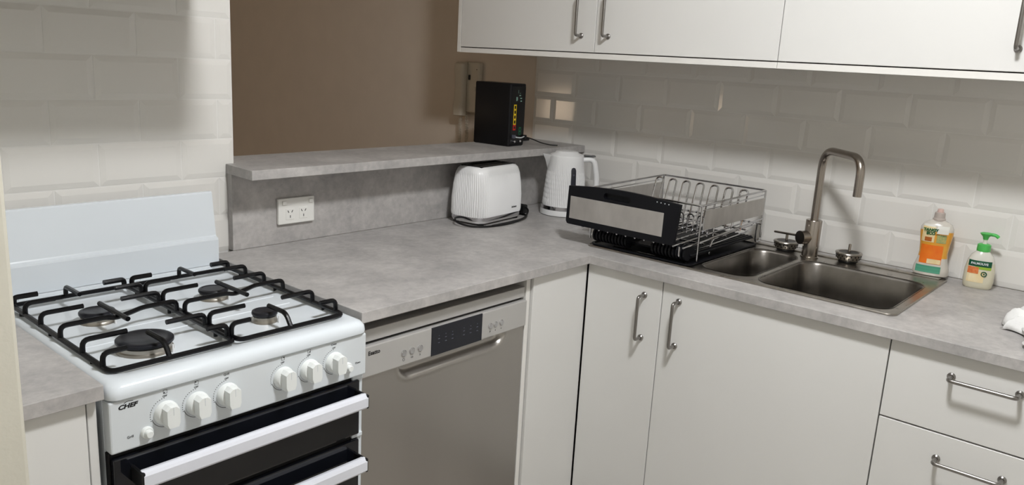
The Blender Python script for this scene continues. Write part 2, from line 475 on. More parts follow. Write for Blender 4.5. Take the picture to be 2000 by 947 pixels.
# ------------------------------------------------------------------ gas stove
SX0, SX1 = -2.027, -1.497; SYF = -0.63; HZ = 0.895
t = stove = thing('gas_stove', 'white freestanding gas stove with black trivets and black glass oven doors', 'stove', (-1.762, -0.3, 0))
bm = bmesh.new(); box(bm, SX0, SX1, -0.605, -0.008, 0.03, 0.868)
body = finish('body', bm, 'enamel', t)
for fx in (SX0 + 0.04, SX1 - 0.04):
    for fy in (-0.56, -0.06): finish('foot', tube(bmesh.new(), [(fx, fy, 0), (fx, fy, 0.03)], 0.018, 12), 'black_trim', t)
# hob: rounded tray with a shallow basin
bm = bmesh.new(); loops = []
def hl(ins, r, z): return [(x, y, z) for x, y in rrect(SX0 + ins, SX1 - ins, SYF - 0.004 + ins, -0.045 - ins * 0.2, max(r, 0.003), 6)]
loops += [hl(0.004, 0.016, 0.866), hl(0.0005, 0.018, 0.869), hl(0.0, 0.018, 0.874), hl(0.0012, 0.018, 0.884), hl(0.006, 0.02, 0.8915), hl(0.014, 0.022, HZ)]
loops += [[(x, y, HZ) for x, y in rrect(SX0 + 0.026, SX1 - 0.026, -0.590, -0.112, 0.03, 6)],
          [(x, y, HZ - 0.0045) for x, y in rrect(SX0 + 0.034, SX1 - 0.034, -0.582, -0.122, 0.026, 6)],
          [(x, y, HZ - 0.006) for x, y in rrect(SX0 + 0.05, SX1 - 0.05, -0.566, -0.138, 0.02, 6)]]
loft(bm, loops)
hob = finish('hob', bm, 'enamel', t, smooth=True)
for gx0, gx1 in ((-1.985, -1.80), (-1.73, -1.54)):
    for k in range(4):
        yy = -0.064 - 0.0105 * k
        finish('vent_rib', nbox(gx0 + 0.012 * (k % 2), gx1 - 0.01 * k, yy - 0.0022, yy + 0.0022, HZ - 0.001, HZ + 0.0022, bev=0.0009, seg=1), 'enamel', hob)
# pressed lines in the hob basin
for yy, a, b in ((-0.355, -1.98, -1.545), (-0.418, -1.98, -1.545)):
    bm = bmesh.new(); tube(bm, [(a, yy, HZ - 0.0065), (b, yy, HZ - 0.0065)], 0.0022, 6)
    finish('pressed_line', bm, 'enamel', hob, smooth=True)
# splashback
bm = bmesh.new()
prof = [(-0.050, HZ + 0.001), (-0.050, 0.9585), (-0.0485, 0.9625), (-0.0400, 0.9660), (-0.0385, 0.9690), (-0.024, 1.074), (-0.021, 1.0775), (-0.010, 1.0775), (-0.006, 1.074), (-0.006, HZ + 0.001)]
loft(bm, [[(x, y, z) for y, z in prof] for x in (SX0 + 0.006, SX1 - 0.008)])
finish('splashback', bm, 'enamel', t)
# burners
def burner(x, y, r):
    z = HZ - 0.006
    b = finish('burner', lathe(bmesh.new(), [(r * 1.02, z), (r * 1.0, z + 0.004), (r * 0.94, z + 0.006), (r * 0.94, z + 0.0125)], (x, y, 0), 32), 'burner_alu', stove, smooth=True)
    bm = bmesh.new(); n = 28; z1 = z + 0.0125
    lathe(bm, [(r * 0.9, z1), (r * 0.9, z1 + 0.004)], (x, y, 0), 32)
    finish('flame_ring', bm, 'black_trim', b)
    for k in range(n):
        a = 2 * PI * k / n
        if k % 2: continue
    lathe_bm = lathe(bmesh.new(), [(r * 0.97, z1 + 0.0028), (r * 1.02, z1 + 0.0045), (r * 1.02, z1 + 0.0085), (r * 0.97, z1 + 0.0105), (r * 0.80, z1 + 0.0118), (r * 0.76, z1 + 0.0108), (r * 0.1, z1 + 0.0108)], (x, y, 0), 36)
    finish('burner_cap', lathe_bm, 'burner_cap', b, smooth=True)
    bm = bmesh.new(); a = -1.0
    tube(bm, [(x + (r + 0.006) * math.cos(a), y + (r + 0.006) * math.sin(a), z), (x + (r + 0.006) * math.cos(a), y + (r + 0.006) * math.sin(a), z + 0.015)], 0.002, 8)
    finish('spark_pin', bm, 'plastic_white', b)
BXL, BXR, BYB, BYF = -1.900, -1.652, -0.286, -0.490
burner(BXL, BYB, 0.033); burner(BXR, BYB, 0.031); burner(BXL, BYF, 0.049); burner(BXR, BYF, 0.0255)
# trivets
GZ = 0.9005; GT = 0.926; GR = 0.0049
def trivet(x0, x1, bx):
    y0, y1 = -0.584, -0.132
    bm = bmesh.new()
    tube(bm, fillet([(x0, y0, GZ), (x1, y0, GZ), (x1, y1, GZ + 0.004), (x0, y1, GZ + 0.004)], 0.016, 4, closed=True), GR, 8, closed=True)
    p = finish('pan_support', bm, 'iron', stove, smooth=True)
    def fing(pts, r=GR):
        finish('finger', tube(bmesh.new(), fillet(pts, 0.013, 4), r, 8), 'iron', p, smooth=True)
    for y, ext in ((-0.285, 0.077), (-0.475, 0.077), (-0.557, 0.040)):
        fing([(x0, y, GZ), (x0, y, GT), (x0 + ext, y, GT)])
        fing([(x1, y, GZ), (x1, y, GT), (x1 - ext, y, GT)])
    fing([(x0, -0.205, GZ), (x0, -0.205, GT), (x0 + 0.055, -0.205, GT)])
    fing([(x1, -0.205, GZ), (x1, -0.205, GT), (x1 - 0.055, -0.205, GT)])
    xm = bx
    fing([(x0, -0.378, GZ), (x0, -0.378, GT), (xm - 0.022, -0.378, GT), (xm - 0.006, -0.384, GT - 0.003), (xm + 0.03, -0.372, GT - 0.002), (xm + 0.055, -0.362, GT), (x1, -0.362, GT), (x1, -0.362, GZ)])
    fing([(xm, y1, GZ + 0.004), (xm, y1, GT), (xm, -0.205, GT)])
    fing([(xm, -0.300, GT + 0.004), (xm, -0.425, GT + 0.004)])
    fing([(xm, y0, GZ), (xm, y0 + 0.018, GT), (xm, -0.505, GT)])
    # hooks at the back corners
    fing([(x0 + 0.004, y1 + 0.001, GZ + 0.004), (x0 + 0.004, y1 + 0.001, GT - 0.006), (x0 + 0.048, y1 + 0.001, GT - 0.006)], GR * 1.15)
    fing([(x1 - 0.004, y1 + 0.001, GZ + 0.004), (x1 - 0.004, y1 + 0.001, GT - 0.006), (x1 - 0.048, y1 + 0.001, GT - 0.006)], GR * 1.15)
    for fx in (x0, x1):
        for fy in (y0 + 0.07, y1 - 0.05, -0.33): finish('rubber_foot', tube(bmesh.new(), [(fx, fy, GZ), (fx, fy, HZ - 0.004)], 0.004, 8), 'iron', p)
trivet(-2.002, -1.7745, BXL); trivet(-1.7655, -1.524, BXR)
# control panel
PZ0, PZ1 = 0.7735, 0.8655; PY = -0.6285
cp = finish('control_panel', nbox(SX0 + 0.001, SX1 - 0.001, PY, -0.60, PZ0, PZ1, bev=0.003, seg=2), 'panel_white', t)
text('brand_lettering', 'CHEF', 0.0104, (-1.9960, PY - 0.0003, 0.853), FACE_Y, 'ink_dark', cp, sx=1.25, shear=0.25, bold=0.0004)
bm = bmesh.new(); tube(bm, fillet([(-2.0015, PY, 0.8585), (-1.996, PY, 0.8618), (-1.9865, PY, 0.8602)], 0.004), 0.0005, 6); finish('brand_accent', bm, 'ink_dark', cp)
def knob(x, z):
    bm = bmesh.new()
    lathe(bm, [(0.0215, 0), (0.0215, -0.003), (0.0195, -0.010), (0.0172, -0.0125)], (x, PY, z), 28, axis='y')
    k = finish('control_knob', bm, 'knob_white', stove, smooth=True)
    bm = bmesh.new()                      # faceted grip
    def sec(s, y): return [(x + a * s, y, z + b * s) for a, b in ((-0.0092, -0.0205), (0.0092, -0.0205), (0.0125, -0.012), (0.0125, 0.0145), (0.005, 0.0205), (-0.005, 0.0205), (-0.0125, 0.0145), (-0.0125, -0.012))]
    loft(bm, [sec(0.98, PY - 0.009), sec(0.98, PY - 0.022), sec(0.90, PY - 0.0285), ])
    finish('grip', bm, 'knob_white', k)
    finish('pointer_line', nbox(x - 0.0005, x + 0.0005, PY - 0.0288, PY - 0.028, z + 0.004, z + 0.0185), 'panel_white', k)
    return k
KX = [-1.932, -1.8755, -1.8175, -1.7005, -1.641, -1.5805]; KZ = 0.8215
for i, x in enumerate(KX):
    knob(x, KZ)
    bm = bmesh.new()
    for d in range(13):
        a = math.radians(95 + d * 8.5); rr = 0.0275
        px, pz = x + rr * math.cos(a), KZ + rr * math.sin(a)
        box(bm, px - 0.0006, px + 0.0006, PY - 0.0004, PY + 0.0002, pz - 0.0006, pz + 0.0006)
    tube(bm, [(x + 0.0255 * math.cos(math.radians(a)), PY, KZ + 0.0255 * math.sin(math.radians(a))) for a in range(195, 262, 6)], 0.0005, 5)
    finish('dial_marks', bm, 'ink', cp)
    if i in (2, 5): text('dial_lettering', 'Grill' if i == 2 else 'Oven', 0.0062, (x - 0.001, PY - 0.0003, KZ + 0.0385), FACE_Y, 'ink', cp)
    else:
        bm = bmesh.new(); zz = KZ + 0.0385
        for q in ((x - 0.0034, x - 0.003, zz - 0.0034, zz + 0.0034), (x + 0.003, x + 0.0034, zz - 0.0034, zz + 0.0034), (x - 0.003, x + 0.003, zz + 0.003, zz + 0.0034), (x - 0.003, x + 0.003, zz - 0.0034, zz - 0.003)):
            box(bm, q[0], q[1], PY - 0.0004, PY, q[2], q[3])
        dx, dz = {0: (-1, -1), 1: (-1, 1), 3: (1, 1), 4: (1, -1)}[i]
        box(bm, x + dx * 0.0016 - 0.0009, x + dx * 0.0016 + 0.0009, PY - 0.0004, PY, zz + dz * 0.0016 - 0.0009, zz + dz * 0.0016 + 0.0009)
        finish('burner_symbol', bm, 'ink', cp)
    text('dial_lettering', 'OFF', 0.0046, (x - 0.001, PY - 0.0003, KZ + 0.0305), FACE_Y, 'ink', cp)
def push_button(x, z):
    bm = bmesh.new()
    lathe(bm, [(0.0105, 0), (0.0105, -0.004), (0.009, -0.006), (0.0066, -0.006), (0.0066, -0.013), (0.0055, -0.0145)], (x, PY, z), 22, axis='y')
    finish('push_button', bm, 'knob_white', stove, smooth=True)
push_button(-1.967, 0.7965); push_button(-1.5475, 0.8015)
text('button_lettering', 'Grill', 0.0062, (-1.994, PY - 0.0003, 0.797), FACE_Y, 'ink', cp)
text('button_lettering', 'Oven', 0.0062, (-1.520, PY - 0.0003, 0.8045), FACE_Y, 'ink', cp)
# doors
def oven_door(z0, z1, hz0, hz1):
    d = finish('oven_door', nbox(SX0 + 0.004, SX1 - 0.016, -0.628, -0.606, z0, z1, bev=0.003, seg=2), 'black_glass', stove)
    bm = bmesh.new()
    xa, xb = SX0 + 0.034, SX1 - 0.027
    prof = [(-0.668, hz0 + 0.002), (-0.6705, hz0 + 0.006), (-0.6705, hz1 - 0.007), (-0.667, hz1 - 0.002), (-0.660, hz1), (-0.652, hz1 - 0.002), (-0.652, hz0 + 0.002), (-0.660, hz0)]
    loft(bm, [[(x, y, z) for y, z in prof] for x in (xa, xb)])
    h = finish('handle', bm, 'handle_white', d)
    for x in (xa, xb):
        finish('end_cap', nbox(x - 0.003, x + 0.003, -0.670, -0.6275, hz0 + 0.001, hz1 - 0.001, bev=0.002), 'black_trim', d)
    return d
oven_door(0.6395, 0.7635, 0.714, 0.7465)
oven_door(0.13, 0.6275, 0.568, 0.601)
finish('door_gap', nbox(SX0 + 0.004, SX1 - 0.016, -0.6165, -0.604, 0.06, 0.7725), 'black_trim', t)
for hz in (0.7665, 0.6335):
    finish('hinge_bracket', nbox(SX1 - 0.030, SX1 - 0.002, -0.621, -0.603, hz - 0.005, hz + 0.005, bev=0.002), 'enamel', t)
finish('side_trim', nbox(SX1 - 0.012, SX1 - 0.0005, -0.616, -0.602, 0.05, 0.772, bev=0.001), 'enamel', t)
finish('side_trim', nbox(SX0 + 0.0002, SX0 + 0.0035, -0.616, -0.602, 0.05, 0.772), 'black_trim', t)

# ------------------------------------------------------------------ dishwasher
DX0, DX1 = -1.484, -0.9065; DY = -0.575
t = dw = thing('dishwasher', 'stainless steel freestanding dishwasher under the worktop, beside the stove', 'dishwasher', (-1.195, -0.3, 0))
finish('body', nbox(DX0 + 0.004, DX1 - 0.004, -0.535, -0.02, 0.02, 0.8455), 'dw_panel', t)
finish('top_fascia', nbox(DX0 + 0.002, DX1 - 0.002, DY + 0.003, -0.5355, 0.8165, 0.8455, bev=0.002), 'dw_panel', t)
finish('gap_seal', nbox(DX0 + 0.003, DX1 - 0.003, DY + 0.014, -0.5355, 0.806, 0.817), 'rubber_black', t)
cpn = finish('control_panel', nbox(DX0 + 0.001, DX1 - 0.001, DY - 0.006, -0.5355, 0.7375, 0.8095, bev=0.0025), 'dw_panel', t)
finish('display', nbox(-1.262, -1.085, DY - 0.0075, DY - 0.004, 0.7378, 0.8092, bev=0.0006, seg=1), 'display', cpn)
text('brand_lettering', 'Esatto', 0.0135, (-1.4365, DY - 0.0064, 0.7925), FACE_Y, 'ink_dark', cpn, bold=0.0003)
for k, x in enumerate((-1.3486, -1.3233, -1.2975, -1.0527, -1.0325, -1.0095)):
    bm = bmesh.new(); lathe(bm, [(0.0078, 0.0), (0.0078, -0.0022), (0.0062, -0.0034), (0.003, -0.003)], (x, DY - 0.0055, 0.7685), 20, axis='y')
    finish('button', bm, 'chrome', cpn, smooth=True)
    if k < 1:
        bm = bmesh.new(); tube(bm, [(x + 0.0032 * math.cos(a * PI / 8), DY - 0.0062, 0.7525 + 0.0032 * math.sin(a * PI / 8)) for a in range(16)], 0.0004, 5, closed=True)
        finish('power_symbol', bm, 'ink', cpn)
    elif k == 1: text('button_lettering', '1/2', 0.006, (x, DY - 0.0063, 0.7525), FACE_Y, 'ink', cpn)
    elif k == 2: text('button_lettering', 'S', 0.006, (x, DY - 0.0063, 0.7525), FACE_Y, 'ink', cpn)
    else: text('button_lettering', 'P+>'[k - 3], 0.008, (x, DY - 0.0063, 0.7525), FACE_Y, 'ink_dark', cpn)
bm = bmesh.new()
for gx in (-1.238, -1.215, -1.192, -1.152, -1.128, -1.104):
    for gz in (0.768, 0.778):
        box(bm, gx - 0.003, gx + 0.003, DY - 0.0079, DY - 0.0074, gz - 0.0008, gz + 0.0008)
    box(bm, gx - 0.001, gx + 0.001, DY - 0.0079, DY - 0.0074, 0.785, 0.787)
finish('display_icons', bm, 'lcd_grey', cpn)
# door with pressed-in grip
bm = bmesh.new(); nx, nz = 110, 70; za, zb = 0.10, 0.737; grid = []
def zrow(j):
    f = j / nz
    return zb - (zb - za) * (f * 0.14 / 0.5 if f < 0.5 else 0.14 + (f - 0.5) * 0.86 / 0.5)
for j in range(nz + 1):
    z = zrow(j); row = []
    for i in range(nx + 1):
        x = DX0 + 0.002 + (DX1 - DX0 - 0.004) * i / nx
        ex = max(0.0, abs(x + 1.172) - 0.150) / 0.037
        ez = (zb - z) / 0.038
        d = math.sqrt(ex ** 2 + ez ** 2) if ex > 0 else ez
        dep = 0.020 * max(0.0, min(1.0, (1.0 - d) * 2.2)); dep = dep * dep * (3 * 0.020 - 2 * dep) / 0.020 ** 2 if dep > 0 else 0
        lip = 0.0013 * math.exp(-((d - 1.08) / 0.12) ** 2)
        row.append(bm.verts.new((x, DY + 0.001 + dep - lip, z)))
    grid.append(row)
for j in range(nz):
    for i in range(nx): bm.faces.new((grid[j][i], grid[j][i + 1], grid[j + 1][i + 1], grid[j + 1][i]))
finish('door', bm, 'dw_steel', t, smooth=True)
finish('door_inner', nbox(DX0 + 0.002, DX1 - 0.002, DY + 0.023, -0.5355, 0.10, 0.737), 'dw_panel', t)
finish('kick_plate', nbox(DX0 + 0.01, DX1 - 0.01, -0.52, -0.5, 0.0, 0.095), 'black_trim', t)

# ------------------------------------------------------------------ power outlet
t = thing('power_outlet', 'white double power outlet on the grey panel', 'power outlet', (-1.225, YP, 0.955))
finish('face_plate', nbox(-1.2845, -1.1655, YP - 0.011, YP - 0.0002, 0.9555, 1.0290, bev=0.003), 'socket_white', t)
for sx_, rk in ((-1.2475, (-1.2665, 1.0175)), (-1.2035, (-1.179, 1.0175))):
    s = finish('socket', nbox(sx_ - 0.0135, sx_ + 0.0135, YP - 0.0122, YP - 0.0105, 0.968, 1.000, bev=0.0006, seg=1), 'socket_white', t)
    bm = bmesh.new()
    for cx, cz, a in ((sx_ - 0.0062, 0.9915, -0.5), (sx_ + 0.0062, 0.9915, 0.5), (sx_, 0.977, 0.0)):
        b2 = nbox(-0.0009, 0.0009, -0.0128, -0.0115, -0.0036, 0.0036)
        bmesh.ops.rotate(b2, verts=b2.verts[:], cent=(0, 0, 0), matrix=Matrix.Rotation(a, 3, 'Y'))
        bmesh.ops.translate(b2, verts=b2.verts[:], vec=(cx, YP, cz))
        me = bpy.data.meshes.new('tmp'); b2.to_mesh(me); b2.free(); bm.from_mesh(me); bpy.data.meshes.remove(me)
    finish('pin_slots', bm, 'ink_dark', s)
    finish('switch', nbox(rk[0] - 0.0065, rk[0] + 0.0065, YP - 0.0155, YP - 0.0105, rk[1] - 0.0058, rk[1] + 0.0048, bev=0.0015), 'socket_white', t)

# ------------------------------------------------------------------ sink
t = sink = thing('sink', 'stainless steel inset sink with one and a half bowls', 'sink', (-0.3, -0.96, 0.9))
B1 = (-0.520, -0.138, -1.024, -0.872)     # half bowl   x0,x1,y0,y1
B2 = (-0.532, -0.165, -1.386, -1.046)     # main bowl
ZD = ZC + 0.0035
bm = bmesh.new()
plate(bm, rrect(SK['x0'], SK['x1'], SK['y0'], SK['y1'], 0.022), [rrect(*B1, 0.05, 8), rrect(*B2, 0.05, 8)], ZC + 0.0006, ZD)
finish('deck', bm, 'steel', t)
bm = bmesh.new()
tube(bm, [(x, y, ZD) for x, y in rrect(SK['x0'] + 0.003, SK['x1'] - 0.003, SK['y0'] + 0.003, SK['y1'] - 0.003, 0.02)], 0.0022, 6, closed=True)
finish('rolled_edge', bm, 'steel', t, smooth=True)
finish('back_ridge', nbox(-0.082, -0.06, -1.395, -0.53, ZD - 0.001, ZD + 0.0035, bev=0.003), 'steel', t)
for B, dep in ((B1, 0.13), (B2, 0.165)):
    bm = bmesh.new(); L = []
    for ins, dz, r in ((-0.003, 0.0012, 0.052), (0.0, -0.0015, 0.05), (0.004, -0.008, 0.05), (0.008, -dep * 0.5, 0.05), (0.014, -dep * 0.85, 0.05), (0.028, -dep * 0.97, 0.045), (0.05, -dep, 0.03)):
        L.append([(x, y, ZD + dz) for x, y in rrect(B[0] + ins, B[1] - ins, B[2] + ins, B[3] - ins, r, 8)])
    loft(bm, L, cap0=False)
    b = finish('bowl', bm, 'steel_bowl_shaded', t, smooth=True)
    cx, cy = (B[0] + B[1]) / 2, (B[2] + B[3]) / 2
    finish('drain', lathe(bmesh.new(), [(0.042, ZD - dep + 0.0005), (0.042, ZD - dep + 0.003), (0.034, ZD - dep + 0.003), (0.03, ZD - dep + 0.0012)], (cx, cy, 0), 28), 'chrome', b, smooth=True)

# tap
t = thing('mixer_tap', 'tall brushed steel mixer tap with squared gooseneck spout', 'tap', (-0.118, -1.038, ZD))
cx, cy = -0.118, -1.038
finish('column', lathe(bmesh.new(), [(0.0265, ZD + 0.0003), (0.0265, ZD + 0.003), (0.0235, ZD + 0.004), (0.0235, 1.017), (0.0225, 1.0185), (0.013, 1.0185)], (cx, cy, 0), 32), 'steel_tap', t, smooth=True)
ang = math.radians(226); rr = 0.222
tx, ty = cx + rr * math.cos(ang), cy + rr * math.sin(ang)
finish('spout', tube(bmesh.new(), fillet([(cx, cy, 1.015), (cx, cy, 1.232), (tx, ty, 1.232), (tx, ty, 1.128)], 0.062, 10), 0.0115, 18), 'steel_tap', t, smooth=True)
bm = bmesh.new(); la = math.radians(150)
d = Vector((-0.82, 0.45, 0.0)).normalized()
c0 = Vector((cx, cy, 0.9655))
tube(bm, [c0 + d * 0.01, c0 + d * 0.0225], 0.0175, 24)
tube(bm, [c0 + d * 0.024, c0 + d * 0.046], 0.0205, 24)
knob_o = finish('mixer_knob', bm, 'steel_tap', t, smooth=True)
bm = bmesh.new()
a0 = c0 + d * 0.036 + Vector((0.008, 0.016, 0.002)); tube(bm, [a0, a0 + Vector((0.045, 0.092, -0.010))], 0.0036, 10)
finish('lever', bm, 'steel_tap', knob_o, smooth=True)

# sink strainers
def strainer(x, y, label):
    t = thing('sink_strainer', label, 'strainer', (x, y, ZD + 0.0005), group='sink basket strainers')
    z = ZD + 0.004
    finish('basket', lathe(bmesh.new(), [(0.020, z), (0.030, z + 0.003), (0.0345, z + 0.010), (0.036, z + 0.022)], (x, y, 0), 36), 'steel', t, smooth=True)
    finish('seal', lathe(bmesh.new(), [(0.020, z - 0.0035), (0.026, z - 0.003), (0.028, z + 0.002)], (x, y, 0), 30), 'rubber_black', t, smooth=True)
    finish('rim', lathe(bmesh.new(), [(0.0375, z + 0.0205), (0.039, z + 0.023), (0.0375, z + 0.0255), (0.030, z + 0.0265), (0.027, z + 0.022), (0.010, z + 0.0215)], (x, y, 0), 36), 'steel', t, smooth=True)
    finish('cup_inside', lathe(bmesh.new(), [(0.029, z + 0.0242), (0.0285, z + 0.0250), (0.008, z + 0.0250)], (x, y, 0), 30), 'black_trim', t)
    hb = bmesh.new()
    for row in (0.0095, 0.0165):
        for k in range(18):
            a = 2 * PI * (k + (0.5 if row > 0.012 else 0)) / 18
            r = 0.0345 if row < 0.012 else 0.0355
            p = Vector((x + r * math.cos(a), y + r * math.sin(a), z + row)); n = Vector((math.cos(a), math.sin(a), 0))
            tube(hb, [p - n * 0.001, p + n * 0.0012], 0.0021, 8)
    finish('drain_holes', hb, 'black_trim', t)
    finish('stem', lathe(bmesh.new(), [(0.0042, z + 0.022), (0.0042, z + 0.048), (0.0034, z + 0.050)], (x, y, 0), 14), 'steel_tap', t, smooth=True)
strainer(-0.088, -0.950, 'steel basket strainer left of the tap, behind its lever')
strainer(-0.078, -1.140, 'steel basket strainer right of the tap')

# ------------------------------------------------------------------ drip tray and dish rack
t = thing('drip_tray', 'flat black drip tray under the dish rack', 'tray', (-0.31, -0.69, ZD))
z = ZD + 0.0008
bm = bmesh.new()
loft(bm, [[(x, y, zz) for x, y in rrect(-0.552 + i, -0.10 - i, -0.866 + i, -0.524 - i, 0.02)] for i, zz in ((0.003, z), (0, z + 0.002), (0.0, z + 0.0065), (0.004, z + 0.0065), (0.007, z + 0.003), (0.012, z + 0.002))])
finish('tray', bm, 'plastic_black', t)
bm = bmesh.new(); tube(bm, [(-0.533, -0.60, z + 0.0055), (-0.533, -0.845, z + 0.0055)], 0.0016, 6); finish('rim_highlight', bm, 'chrome', t)  # chrome rod modelled in place of the bright highlight along the tray rim

t = rack = thing('dish_rack', 'chrome wire dish rack with steel side panels and black ribbed tray, empty', 'dish rack', (-0.30, -0.68, ZD + 0.003))
RX0, RX1, RY0, RY1, RZ = -0.505, -0.085, -0.862, -0.492, 1.080
WR = 0.0030
bm = bmesh.new(); tube(bm, fillet([(RX0, RY0, RZ - 0.008), (RX1, RY0, RZ), (RX1, RY1, RZ), (RX0, RY1, RZ - 0.008)], 0.008, 3, closed=True), WR, 8, closed=True)
finish('top_rail', bm, 'chrome', t, smooth=True)
FZ = 0.958
def wire(name, pts, r=WR, fl=0.012, m='chrome'):
    return finish(name, tube(bmesh.new(), fillet(pts, fl, 4), r, 8), m, rack, smooth=True)
zb_ = ZD + 0.0098
for y in (RY0, RY1):
    wire('leg', [(RX0, y, RZ - 0.008), (RX0, y, zb_)])
    wire('leg', [(RX1, y, RZ), (RX1, y, zb_ + 0.003), (RX1 - 0.035, y, zb_ + 0.003), (RX1 - 0.035, y, FZ + 0.02)])
    wire('side_rail', [(RX0, y, 0.965), (RX1, y, 0.990)])
    s = 1 if y == RY0 else -1
    wire('leg', [(RX1 - 0.10, y + s * 0.018, 0.968), (-0.392, y + s * 0.018, 0.956), (-0.395, y + s * 0.018, zb_)], fl=0.02)
    finish('side_panel', nbox(RX0 + 0.022, RX1 + 0.004, y - 0.0012, y + 0.0012, 1.001, 1.056), 'rack_panel', t)
    wire('panel_rail', [(RX0, y, 1.0585), (RX1, y, 1.066)], 0.0018)
NW = 12
for k in range(NW):
    y = RY0 + 0.012 + (RY1 - RY0 - 0.024) * k / (NW - 1)
    wire('floor_wire', [(-0.570, y, FZ), (RX1, y, FZ + 0.016)], 0.0027)
for x in (-0.47, -0.33, -0.20, RX1):
    zz = FZ + 0.016 * (x + 0.562) / 0.477
    wire('cross_wire', [(x, RY0, zz - 0.0035), (x, RY1, zz - 0.0035)])
wire('front_lip', [(-0.562, -0.835, FZ), (-0.562, -0.835, 0.930), (-0.10, -0.835, 0.948)], 0.0026, 0.006)
for k in range(7):
    y = -0.843 + 0.0497 * k
    wire('plate_loop', [(-0.235, y - 0.014, FZ + 0.008), (-0.20, y - 0.0125, 1.088), (-0.20, y + 0.0125, 1.088), (-0.235, y + 0.014, FZ + 0.008)], 0.0030, 0.0125)
for k in range(7):
    y = -0.835 + 0.034 * k
    wire('cup_loop', [(-0.385, y - 0.010, FZ + 0.004), (-0.385, y - 0.010, 1.020), (-0.385, y + 0.010, 1.020), (-0.385, y + 0.010, FZ + 0.004)], 0.0025, 0.010)
# black ribbed tray under the wires
tray = finish('ribbed_tray', nbox(-0.525, -0.12, -0.854, -0.532, 0.927, 0.933, bev=0.002), 'plastic_black', t)
bm = bmesh.new()
outline = [(-0.12, 0.9315), (-0.12, 0.9355), (-0.49, 0.9375)] + [(-0.532 + 0.0265 * math.cos(a), 0.9385 + 0.0225 * math.sin(a)) for a in [math.radians(v) for v in range(60, 281, 20)]] + [(-0.525, 0.9205)]
prism(bm, outline, -0.0030, 0.0030, 'xz')
rib = finish('rib', bm, 'plastic_black', tray, loc=(0, -0.540, 0))
for k in list(range(1, 11)) + list(range(18, 28)):
    inst(rib, tray, (0, -0.540 - k * 0.01135, 0))

# board leaning on the front of the rack
t = thing('handled_board', 'black framed board with hand slot and brushed steel inlay, on the dish rack front', 'board', (-0.5740, -0.64, FZ + 0.0030), world=False)
def bl(y, z): return (y + 0.64, z - (FZ + 0.0025))
top = []
for k in range(13):
    f = k / 12; y = -0.833 + 0.382 * f
    top.append(bl(y, 1.077 + 0.011 * math.sin(PI * f)))
outl = [bl(-0.455, FZ + 0.0025), bl(-0.449, FZ + 0.0085)] 
outl = top + [bl(-0.449, 0.969), bl(-0.454, FZ + 0.0035), bl(-0.46, FZ + 0.0025), bl(-0.816, FZ + 0.0025), bl(-0.824, 0.967)]
slot = [bl(a, b) for a, b in rrect(-0.673, -0.580, 1.0555, 1.0735, 0.008)]
bm = bmesh.new(); plate(bm, outl[::-1], [slot], -0.006, 0.006, 'yz')
o = finish('frame', bm, 'plastic_black', t)
finish('slot_back', nbox(0.0035, 0.0058, -0.036, 0.064, 0.092, 0.116), 'plastic_black', t)
bm = bmesh.new(); y_, z_ = bl(-0.785, 0.979), bl(-0.461, 1.047)
box(bm, -0.0068, -0.005, y_[0], z_[0], y_[1], z_[1], bev=0.0004, seg=1)
finish('steel_inlay', bm, 'rack_panel', t)
bm = bmesh.new()
for k in range(4):
    p = bl(-0.760 - 0.0125 * k, 1.0745 - 0.0006 * k); tube(bm, [(-0.0055, p[0], p[1]), (-0.0068, p[0], p[1])], 0.0016, 8)
finish('stud_dots', bm, 'print_white', t)
t.rotation_euler = (0, math.radians(1.2), 0)

# ------------------------------------------------------------------ kettle
KXc, KYc = -0.203, -0.155
aim = math.atan2(-0.763, 0.647)                 # handle direction
t = thing('kettle', 'white ribbed electric kettle with chrome base band, in the corner', 'kettle', (KXc, KYc, ZC), aim, world=False)
bm = bmesh.new(); n = 240
def kr(h): return 0.0815 - 0.0185 * (h / 0.2) ** 1.1
rings = []
hs = [0.035, 0.036] + [0.04 + 0.148 * i / 26 for i in range(27)] + [0.196, 0.205, 0.212]
for h in hs:
    ring = []
    for i in range(n):
        a = 2 * PI * i / n; amp = 0.0012 if 0.038 < h < 0.185 else 0.0
        if h > 0.15: amp *= max(0, (0.190 - h) / 0.04)
        tw = (h - 0.04) * 1.2 * math.sin(a)
        r = kr(h) + amp * math.cos(60 * (a + (h - 0.04) * 1.6))
        if h > 0.16: r += 0.0
        ring.append(bm.verts.new((r * math.cos(a), r * math.sin(a), h)))
    rings.append(ring)
for p, q in zip(rings, rings[1:]):
    for k in range(n): bm.faces.new((p[k], p[(k + 1) % n], q[(k + 1) % n], q[k]))
bm.faces.new(rings[0][::-1]); bm.faces.new(rings[-1])
kb = finish('body', bm, 'plastic_white', t, smooth=True)
finish('base_band', lathe(bmesh.new(), [(0.0825, 0.022), (0.083, 0.0225), (0.0825, 0.035), (0.081, 0.0355)], n=64), 'chrome', t, smooth=True)
finish('power_base', lathe(bmesh.new(), [(0.080, 0.0), (0.0845, 0.003), (0.0848, 0.014), (0.083, 0.0215), (0.079, 0.0218)], n=64), 'plastic_white', t, smooth=True)
finish('lid', lathe(bmesh.new(), [(0.0615, 0.2115), (0.0605, 0.2155), (0.054, 0.2205), (0.044, 0.2235), (0.040, 0.2285), (0.034, 0.2305), (0.008, 0.2310)], n=48), 'plastic_white', t, smooth=True)
bm = bmesh.new()     # spout
loft(bm, [[(-0.058, -0.024, 0.168), (-0.058, 0.024, 0.168), (-0.066, 0.0, 0.160)],
          [(-0.055, -0.026, 0.195), (-0.055, 0.026, 0.195), (-0.077, 0.0, 0.197)],
          [(-0.050, -0.027, 0.2125), (-0.050, 0.027, 0.2125), (-0.087, 0.0, 0.2165)]])
finish('spout', bm, 'plastic_white', t, smooth=True)
